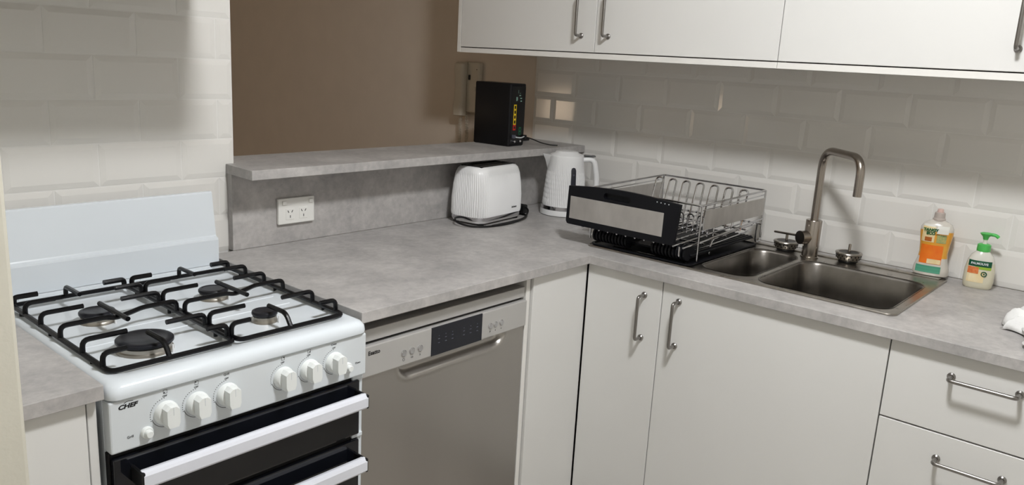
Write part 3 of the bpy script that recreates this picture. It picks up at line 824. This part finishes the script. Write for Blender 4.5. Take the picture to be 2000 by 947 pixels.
bm = bmesh.new()
pts = fillet([(0.052, 0, 0.200), (0.100, 0, 0.206), (0.116, 0, 0.125), (0.110, 0, 0.062), (0.074, 0, 0.058)], 0.036, 7)
tube(bm, pts, 0.0105, 14)
for v in bm.verts: v.co.y *= 1.25
hd = finish('handle', bm, 'plastic_white', t, smooth=True)
finish('lid_button', nbox(0.062, 0.104, -0.011, 0.011, 0.2135, 0.2185, bev=0.002), 'black_trim', hd)
ga = -1.20                       # water gauge on the camera side
cg, sg = math.cos(ga), math.sin(ga)
bm = bmesh.new(); gp = []
for hgt, wdt in [(0.058, 0.001), (0.0605, 0.006), (0.066, 0.0092), (0.10, 0.0092), (0.14, 0.0092), (0.168, 0.0092), (0.1755, 0.0065), (0.178, 0.001)]:
    gp.append((hgt, wdt))
front = []
for hgt, wdt in gp:
    r = kr(hgt) + 0.0028
    front.append([bm.verts.new((cg * r - sg * s * wdt - cg * abs(s) * 0.001, sg * r + cg * s * wdt - sg * abs(s) * 0.001, hgt)) for s in (-1, 0, 1)])
for p, q in zip(front, front[1:]):
    for k in range(2): bm.faces.new((p[k], p[k + 1], q[k + 1], q[k]))
gext = bmesh.ops.extrude_face_region(bm, geom=bm.faces[:])
for v in gext['geom']:
    if isinstance(v, bmesh.types.BMVert): v.co.x -= cg * 0.004; v.co.y -= sg * 0.004
wg = finish('water_gauge', bm, 'water_window', kb)
bm = bmesh.new()
for hgt in (0.078, 0.094, 0.110, 0.152):
    r = kr(hgt) + 0.003; tube(bm, [(cg * r, sg * r, hgt), (cg * (r + 0.0006), sg * (r + 0.0006), hgt)], 0.0019 if hgt < 0.12 else 0.0032, 8)
finish('gauge_marks', bm, 'lcd_grey', wg)
o = text('brand_lettering', 'Sunbeam', 0.0075, (math.cos(-1.02) * 0.0815, math.sin(-1.02) * 0.0815, 0.048), (PI / 2, 0, -1.02 + PI / 2), 'ink', kb)

# ------------------------------------------------------------------ toaster
t = thing('toaster', 'white ribbed two-slice toaster with chrome base band', 'toaster', (-0.520, -0.064, ZC), math.radians(7), world=False)
TL, TWd = 0.133, 0.075
bm = bmesh.new(); loops = []
def tl_loop(h, ins, amp):
    base = rrect(-TL + ins, TL - ins, -TWd + ins, TWd - ins, 0.044, 10)
    # resample densely for the ribs
    P = [Vector((a, b)) for a, b in base]; N = len(P); seg = [(P[(i + 1) % N] - P[i]).length for i in range(N)]
    tot = sum(seg); M = 396; out = []; i = 0; acc = 0.0
    for k in range(M):
        s = tot * k / M
        while acc + seg[i] < s: acc += seg[i]; i += 1
        d = (P[(i + 1) % N] - P[i]).normalized(); q = P[i] + d * (s - acc)
        nrm = Vector((d.y, -d.x)); q = q + nrm * amp * (0, 1, 0, -1)[k % 4]
        out.append((q.x, q.y, h))
    return out
for h, ins, amp in [(0.027, 0.003, 0.001), (0.035, 0.002, 0.0014), (0.085, 0.002, 0.0014), (0.13, 0.005, 0.0014), (0.160, 0.0085, 0.0012), (0.170, 0.010, 0.0), (0.181, 0.0135, 0.0), (0.188, 0.0195, 0.0), (0.1905, 0.026, 0)]:
    loops.append(tl_loop(h, ins, amp))
loft(bm, loops)
tb = finish('body', bm, 'plastic_white', t, smooth=True)
finish('slot_plate', nbox(-0.098, 0.098, -0.042, 0.042, 0.189, 0.1922, bev=0.001), 'black_trim', t)
for y in (-0.018, 0.018):
    finish('slot_frame', nbox(-0.085, 0.085, y - 0.014, y + 0.014, 0.1915, 0.1932), 'steel', t)
    finish('bread_slot', nbox(-0.082, 0.082, y - 0.0115, y + 0.0115, 0.1925, 0.1936), 'dark_gap', t)
bm = bmesh.new()
loft(bm, [[(a, b, h) for a, b in rrect(-TL + i, TL - i, -TWd + i, TWd - i, 0.044, 8)] for h, i in ((0.0165, 0.003), (0.0275, 0.003))])
finish('base_band', bm, 'chrome', t, smooth=True)
bm = bmesh.new()
loft(bm, [[(a, b, h) for a, b in rrect(-TL + i, TL - i, -TWd + i, TWd - i, 0.034, 8)] for h, i in ((0.005, 0.022), (0.0075, 0.010), (0.0166, 0.006))])
finish('base', bm, 'plastic_white', t, smooth=True)
for fx in (-0.10, 0.10):
    for fy in (-0.05, 0.05):
        finish('foot', lathe(bmesh.new(), [(0.011, 0), (0.012, 0.006)], (fx, fy, 0), 16), 'rubber_black', t)
finish('lever_track', nbox(TL - 0.004, TL + 0.0002, -0.004, 0.004, 0.06, 0.14), 'black_trim', t)
finish('browning_lever', nbox(TL - 0.002, TL + 0.016, -0.016, 0.016, 0.125, 0.137, bev=0.004), 'plastic_white', t)
finish('browning_dial', lathe(bmesh.new(), [(0.014, TL + 0.012), (0.016, TL + 0.009), (0.016, TL - 0.004)], (0, 0, 0.042), 24, axis='x'), 'steel', t, smooth=True)
text('brand_lettering', 'Sunbeam', 0.0085, (0.058, -TWd + 0.001, 0.048), FACE_Y, 'ink_dark', tb, shear=0.3, bold=0.0003)
pts = []
for px, py, pz in [(-0.10, 0.03, 0.02), (-0.150, 0.022, 0.020), (-0.166, 0.0, 0.012), (-0.163, -0.045, 0.005), (-0.125, -0.085, 0.0038), (-0.06, -0.104, 0.0038), (0.02, -0.108, 0.004), (0.09, -0.105, 0.010), (0.142, -0.082, 0.028), (0.150, -0.05, 0.036), (0.150, 0.0, 0.018), (0.12, 0.02, 0.012)]:
    pts.append((px, py, pz))
finish('power_cord', tube(bmesh.new(), fillet(pts, 0.04, 6), 0.0034, 8), 'rubber_black', t, smooth=True)
pts = [(-0.09, -0.09, 0.0036), (0.0, -0.097, 0.0036), (0.09, -0.094, 0.0036), (0.156, -0.07, 0.0036), (0.158, -0.03, 0.0036)]
finish('power_cord', tube(bmesh.new(), fillet(pts, 0.04, 6), 0.0034, 8), 'rubber_black', t, smooth=True)
bm = bmesh.new(); box(bm, 0.145, 0.168, -0.062, -0.030, 0.008, 0.040, bev=0.005)
finish('cord_clip', bm, 'rubber_black', t)

# ------------------------------------------------------------------ modem on the ledge
ZL = 1.1328
t = thing('modem_router', 'upright black modem router on the grey ledge, ports facing the kitchen', 'modem', (-0.300, 0.094, ZL), math.radians(4.5), world=False)
MW, MD, MH = 0.047, 0.083, 0.2235
bm = bmesh.new(); loft(bm, [[(a, b, h) for a, b in rrect(-MW + i, MW - i, -MD + i, MD - i, 0.008, 4)] for h, i in ((0.0, 0.003), (0.004, 0.0), (MH - 0.003, 0.0), (MH, 0.002))])
mb = finish('body', bm, 'modem_black', t, smooth=True)
F = -MD
def pbox(name, x0, x1, z0, z1, m, d=0.0012): return finish(name, nbox(x0, x1, F - d, F + 0.004, z0, z1, bev=0.0003, seg=1), m, mb)
pbox('port_panel', -0.040, 0.042, 0.010, MH - 0.01, 'black_trim', 0.0006)
pbox('lan_strip', -0.026, -0.010, 0.078, 0.150, 'port_yellow')
for k in range(4): pbox('lan_port', -0.0225, -0.0135, 0.0825 + k * 0.0175, 0.0935 + k * 0.0175, 'black_trim', 0.0016)
pbox('wan_strip', -0.026, -0.010, 0.058, 0.078, 'port_red'); pbox('wan_port', -0.0225, -0.0135, 0.063, 0.073, 'black_trim', 0.0016)
pbox('phone_port', 0.010, 0.024, 0.040, 0.068, 'port_green'); pbox('phone_jack', 0.0135, 0.0205, 0.056, 0.064, 'black_trim', 0.0016); pbox('phone_jack', 0.0135, 0.0205, 0.043, 0.051, 'black_trim', 0.0016)
bm = bmesh.new()
for x, z, w_, h_ in ((-0.012, 0.170, 0.003, 0.014), (-0.007, 0.170, 0.002, 0.012), (0.008, 0.190, 0.003, 0.002), (0.008, 0.182, 0.010, 0.003), (0.015, 0.172, 0.010, 0.003), (0.016, 0.162, 0.008, 0.004), (-0.002, 0.196, 0.001, 0.012)):
    box(bm, x - w_ / 2, x + w_ / 2, F - 0.0009, F - 0.0004, z - h_ / 2, z + h_ / 2)
finish('port_print', bm, 'print_green_white', mb)
for x in (-0.020, 0.014):
    finish('antenna_socket', lathe(bmesh.new(), [(0.005, F), (0.005, F - 0.008), (0.003, F - 0.010)], (x, 0, 0.018), 14, axis='y'), 'chrome', mb, smooth=True)
bm = bmesh.new(); tube(bm, fillet([(-0.026, F - 0.004, 0.036), (-0.012, F - 0.012, 0.033), (0.010, F - 0.014, 0.031), (0.036, F - 0.010, 0.035)], 0.008), 0.0022, 8)
finish('patch_cable', bm, 'print_white', t, smooth=True)
finish('cable_plug', nbox(-0.031, -0.020, F - 0.012, F, 0.030, 0.043, bev=0.0015), 'lcd_grey', t)
finish('cable_plug', nbox(0.032, 0.046, F - 0.014, F, 0.026, 0.040, bev=0.002), 'rubber_black', t)
bm = bmesh.new(); tube(bm, fillet([(0.040, F - 0.010, 0.033), (0.075, F - 0.020, 0.024), (0.105, F - 0.040, 0.010), (0.135, F - 0.062, 0.0035), (0.150, F - 0.083, 0.0035)], 0.02), 0.0021, 8)
finish('power_cable', bm, 'rubber_black', t, smooth=True)
tag(finish('flat_black_block', nbox(-0.150, -0.085, 0.120, 0.160, ZL + 0.0003, ZL + 0.012, bev=0.003), 'rubber_black'), 'small flat black block on the ledge, right of the modem', 'adaptor')  # plain flat black block lying on the ledge

# ------------------------------------------------------------------ intercom handset on the far wall
t = thing('intercom_phone', 'beige wall intercom with handset and coiled cord, behind the modem', 'intercom', (0.0, 0.545, 1.206))
finish('base_unit', nbox(-0.020, 0.0078, 0.470, 0.592, 1.208, 1.4185, bev=0.007, seg=3), 'intercom_plastic', t)
bm = bmesh.new()
L = []
for z, xo, hw, th in ((1.190, -0.046, 0.022, 0.012), (1.195, -0.052, 0.027, 0.020), (1.235, -0.053, 0.028, 0.022), (1.262, -0.051, 0.0265, 0.018), (1.31, -0.050, 0.0255, 0.016), (1.355, -0.051, 0.0265, 0.018), (1.378, -0.053, 0.028, 0.022), (1.410, -0.052, 0.028, 0.020), (1.417, -0.046, 0.024, 0.011)):
    L.append([(xo + 0.016 + b, 0.560 + a, z) for a, b in rrect(-hw, hw, -th, th, min(hw, th) * 0.7, 4)])
loft(bm, L); finish('handset', bm, 'intercom_plastic', t, smooth=True)
finish('hook_switch', nbox(-0.024, -0.0195, 0.518, 0.528, 1.345, 1.366, bev=0.001), 'black_trim', t)
finish('door_button', nbox(-0.024, -0.0195, 0.486, 0.500, 1.30, 1.318, bev=0.002), 'intercom_plastic', t)
finish('indicator', nbox(-0.0215, -0.0195, 0.4805, 0.4845, 1.388, 1.391), 'black_trim', t)
bm = bmesh.new(); pts = []
path = [Vector(p) for p in fillet([(-0.032, 0.556, 1.192), (-0.024, 0.566, 1.150), (-0.016, 0.576, 1.00), (-0.016, 0.556, 0.95), (-0.016, 0.532, 1.00), (-0.018, 0.530, 1.15), (-0.014, 0.540, 1.208)], 0.03, 6)]
cum = [0.0]
for a, b in zip(path, path[1:]): cum.append(cum[-1] + (b - a).length)
NT = 620; turns = 74; i = 0
for k in range(NT + 1):
    s = cum[-1] * k / NT
    while i < len(path) - 2 and cum[i + 1] < s: i += 1
    f = (s - cum[i]) / max(1e-9, cum[i + 1] - cum[i]); p = path[i].lerp(path[i + 1], f); a = 2 * PI * turns * k / NT
    tdir = (path[i + 1] - path[i]).normalized(); u = tdir.cross(Vector((1, 0, 0))).normalized(); v = tdir.cross(u)
    pts.append(p + (u * math.cos(a) + v * math.sin(a)) * 0.0062)
tube(bm, pts, 0.0016, 5); finish('coiled_cord', bm, 'intercom_plastic', t, smooth=True)

# ------------------------------------------------------------------ bottles
def oval(w_, d_, z, n=28, p=2.6, cy=0.0):
    out = []
    for i in range(n):
        a = 2 * PI * i / n; c, s = math.cos(a), math.sin(a)
        out.append((math.copysign(abs(c) ** (2 / p), c) * d_, cy + math.copysign(abs(s) ** (2 / p), s) * w_, z))
    return out
def at_height(prof, z):
    for (z0, w0, d0), (z1, w1, d1) in zip(prof, prof[1:]):
        if z0 <= z <= z1:
            f = (z - z0) / (z1 - z0); return w0 + (w1 - w0) * f, d0 + (d1 - d0) * f
    return prof[-1][1:]
def label_patch(name, prof, y0, y1, z0, z1, m, parent, p=2.6, lift=0.0006, nz=8, ny=10):
    """a printed label that follows the -x face of an oval bottle"""
    bm = bmesh.new(); g = []
    for j in range(nz + 1):
        z = z0 + (z1 - z0) * j / nz; w_, d_ = at_height(prof, z); row = []
        for i in range(ny + 1):
            y = y0 + (y1 - y0) * i / ny; f = min(0.985, abs(y) / w_)
            row.append(bm.verts.new((-(d_ * (1 - f ** p) ** (1 / p)) - lift, y, z)))
        g.append(row)
    for j in range(nz):
        for i in range(ny): bm.faces.new((g[j][i], g[j][i + 1], g[j + 1][i + 1], g[j + 1][i]))
    return finish(name, bm, m, parent, smooth=True)
# dish liquid
t = thing('dish_liquid_bottle', 'waisted dish liquid bottle with orange label and pale cap, on the sink corner', 'bottle', (-0.048, -1.360, ZD + 0.0045), math.radians(8), world=False)
prof = [(0.0, 0.044, 0.022), (0.004, 0.047, 0.024), (0.02, 0.0455, 0.024), (0.045, 0.0385, 0.0235), (0.065, 0.0365, 0.023), (0.09, 0.0385, 0.024), (0.12, 0.0425, 0.025), (0.135, 0.042, 0.0245), (0.147, 0.036, 0.021), (0.154, 0.024, 0.016), (0.158, 0.0165, 0.013)]
def bottle_part(name, za, zb, m, smooth=True):
    zs = [za] + [q[0] for q in prof if za < q[0] < zb] + [zb]
    bm = bmesh.new(); loft(bm, [oval(*at_height(prof, z), z) for z in zs]); return finish(name, bm, m, t, smooth=smooth)
bb = bottle_part('bottle', 0.0, 0.052, 'bottle_clear')
bottle_part('liquid_body', 0.052, 0.128, 'liquid_orange'); bottle_part('shoulder', 0.128, 0.158, 'bottle_clear')
cap = finish('cap', lathe(bmesh.new(), [(0.0165, 0.1565), (0.0165, 0.162), (0.0145, 0.164), (0.0135, 0.178), (0.0115, 0.180)], n=24), 'cap_clear', t, smooth=True)
finish('nozzle', lathe(bmesh.new(), [(0.0085, 0.1795), (0.008, 0.188), (0.006, 0.190)], n=20), 'cap_pink', cap, smooth=True)
label_patch('front_label', prof, -0.024, 0.032, 0.034, 0.088, 'label_orange', bb)
label_patch('label_top', prof, -0.031, -0.002, 0.122, 0.144, 'label_white', bb)
label_patch('label_badge', prof, 0.002, 0.034, 0.096, 0.140, 'label_cream', bb, lift=0.0009)
label_patch('label_strip', prof, -0.026, 0.038, 0.008, 0.028, 'label_teal', bb)
label_patch('label_corner', prof, -0.023, 0.012, 0.035, 0.048, 'label_cream', bb, lift=0.0010)
label_patch('label_picture', prof, 0.008, 0.026, 0.098, 0.110, 'label_brown', bb, lift=0.0013)
label_patch('label_crest', prof, 0.004, 0.034, 0.136, 0.146, 'label_white', bb)
label_patch('label_note', prof, -0.028, -0.004, 0.096, 0.120, 'label_note', bb, lift=0.0008)
text('label_lettering', 'TANGY', 0.0110, (-0.0272, 0.0135, 0.131), FACE_X, 'label_green', bb, bold=0.0006)
text('label_lettering', 'ECO', 0.0110, (-0.0272, 0.0125, 0.1215), FACE_X, 'label_green', bb, bold=0.0006)
text('label_lettering', 'Dish Liquid', 0.0058, (-0.0265, -0.014, 0.1195), FACE_X, 'ink', bb)
# hand soap
t = thing('soap_dispenser', 'cream hand soap dispenser with green pump, against the tiles', 'soap dispenser', (-0.062, -1.484, ZC + 0.0003), math.radians(10), world=False)
prof = [(0.0, 0.032, 0.021), (0.004, 0.0355, 0.024), (0.02, 0.0375, 0.0255), (0.05, 0.0370, 0.025), (0.075, 0.033, 0.0235), (0.09, 0.027, 0.021), (0.099, 0.018, 0.0165), (0.104, 0.014, 0.014)]
bb = bottle_part('bottle', 0.0, 0.072, 'soap_body'); bottle_part('shoulder', 0.072, 0.104, 'soap_clear')
pc = finish('pump_collar', lathe(bmesh.new(), [(0.0165, 0.102), (0.017, 0.106), (0.0165, 0.120), (0.0125, 0.1225)], n=26), 'pump_green', t, smooth=True)
finish('pump_stem', lathe(bmesh.new(), [(0.006, 0.122), (0.0045, 0.126), (0.0055, 0.140)], n=16), 'soap_clear', t, smooth=True)
bm = bmesh.new(); lathe(bm, [(0.006, 0.134), (0.008, 0.142), (0.014, 0.148), (0.0155, 0.151), (0.012, 0.153)], n=24)
tube(bm, fillet([(0, 0, 0.149), (-0.004, -0.022, 0.150), (-0.005, -0.030, 0.144)], 0.006), 0.0045, 10)
finish('pump_head', bm, 'pump_green', t, smooth=True)
label_patch('brand_band', prof, -0.026, 0.029, 0.062, 0.078, 'label_darkgreen', bb, lift=0.0010)
label_patch('lime_band', prof, -0.026, 0.012, 0.055, 0.062, 'label_lime', bb, lift=0.0009)
label_patch('almond_picture', prof, 0.003, 0.029, 0.042, 0.060, 'almond_red', bb, lift=0.0011)
label_patch('label_base', prof, -0.012, 0.029, 0.018, 0.048, 'label_cream', bb, lift=0.0006)
text('brand_lettering', 'PALMOLIVE', 0.0085, (-0.0272, 0.003, 0.0705), FACE_X, 'print_white', bb, bold=0.0003, sx=0.95)
bm = bmesh.new(); tube(bm, [(-0.0262, -0.011 + 0.0062 * math.cos(a * PI / 10), 0.043 + 0.0062 * math.sin(a * PI / 10)) for a in range(20)], 0.0013, 6, closed=True)
tube(bm, [(-0.0268, -0.011, 0.043), (-0.0255, -0.011, 0.043)], 0.002, 8)
finish('round_emblem', bm, 'label_darkgreen', bb, smooth=True)

# ------------------------------------------------------------------ white cloth at the right
def cloth():
    bm = bmesh.new(); NU, NV = 40, 26; g = []
    rnd = random.Random(3)
    for j in range(NV + 1):
        v = j / NV; row = []
        for i in range(NU + 1):
            u = i / NU
            y = -1.612 - 0.30 * u
            x = -0.335 - 0.12 * v - 0.02 * math.sin(5 * u)
            edge = min(1.0, min(u / 0.10, (1 - u) / 0.05, v / 0.28, (1 - v) / 0.16)); edge = max(0.0, edge)
            h = 0.0040 + math.sqrt(edge) * (0.034 + 0.012 * math.sin(11 * u + 3 * v) + 0.008 * math.sin(23 * v + 7 * u))
            x += 0.010 * math.sin(19 * u) * (1 - edge); y += 0.008 * math.sin(13 * v)
            row.append(bm.verts.new((x, y, ZC + h)))
        g.append(row)
    for j in range(NV):
        for i in range(NU): bm.faces.new((g[j][i], g[j][i + 1], g[j + 1][i + 1], g[j + 1][i]))
    return bm
t = thing('dish_cloth', 'crumpled white cloth on the worktop at the right edge', 'cloth', (-0.42, -1.72, ZC))
o = finish('cloth_heap', cloth(), 'cloth_white', t, smooth=True)
sm = o.modifiers.new('solid', 'SOLIDIFY'); sm.thickness = 0.0018; sm.offset = -1
bm = bmesh.new(); g = []
for i in range(19):
    f = i / 18; row = []
    x = -0.455 - 0.19 * f; z = ZC + 0.026 - 0.004 * f + 0.004 * math.sin(9 * f)
    for k in range(9):
        q = k / 8; row.append(bm.verts.new((x, -1.655 - 0.035 * f - 0.11 * q + 0.006 * math.sin(14 * f), z + 0.006 * math.sin(PI * q) - 0.010 * (1 - min(1, q * 4)))))
    g.append(row)
for i in range(18):
    for k in range(8): bm.faces.new((g[i][k], g[i][k + 1], g[i + 1][k + 1], g[i + 1][k]))
o = finish('cloth_tail', bm, 'cloth_white', t, smooth=True)
sm = o.modifiers.new('solid', 'SOLIDIFY'); sm.thickness = 0.003; sm.offset = -1

# ------------------------------------------------------------------ lights and things just out of the picture
LX, LY = -1.50, -1.48
t = thing('ceiling_light', 'round ceiling light with glowing white dome over the kitchen', 'light', (LX, LY, CEIL))
finish('base_ring', lathe(bmesh.new(), [(0.125, CEIL - 0.0005), (0.13, CEIL - 0.02), (0.12, CEIL - 0.025), (0.11, CEIL - 0.025)], (LX, LY, 0), 40), 'plastic_white', t, smooth=True)
finish('dome_diffuser', lathe(bmesh.new(), [(0.115, CEIL - 0.0255), (0.112, CEIL - 0.045), (0.093, CEIL - 0.065), (0.058, CEIL - 0.078), (0.015, CEIL - 0.082)], (LX, LY, 0), 40), 'diffuser', t, smooth=True)
t = thing('range_hood', 'slim steel range hood on the tiles above the stove', 'range hood', (-1.79, -0.2, 1.60))
finish('canopy', nbox(-2.06, -1.50, -0.48, YS - 0.002, 1.60, 1.66, bev=0.004), 'hood_steel', t)
finish('chimney', nbox(-1.90, -1.66, -0.25, YS - 0.002, 1.66, CEIL - 0.001, bev=0.003), 'hood_steel', t)
finish('filter', nbox(-2.02, -1.54, -0.42, 0.0, 1.596, 1.6005), 'burner_alu', t)
t = thing('floor_lamp', 'floor lamp with warm glowing fabric shade in the living room', 'lamp', (-2.35, 1.85, 0))
finish('base', lathe(bmesh.new(), [(0.14, 0.0), (0.14, 0.015), (0.02, 0.03)], (-2.35, 1.85, 0), 28), 'black_trim', t, smooth=True)
finish('pole', tube(bmesh.new(), [(-2.35, 1.85, 0.02), (-2.35, 1.85, 1.1)], 0.012, 12), 'black_trim', t, smooth=True)
finish('shade', lathe(bmesh.new(), [(0.13, 1.00), (0.09, 1.22)], (-2.35, 1.85, 0), 32), 'lamp_shade', t, smooth=True)
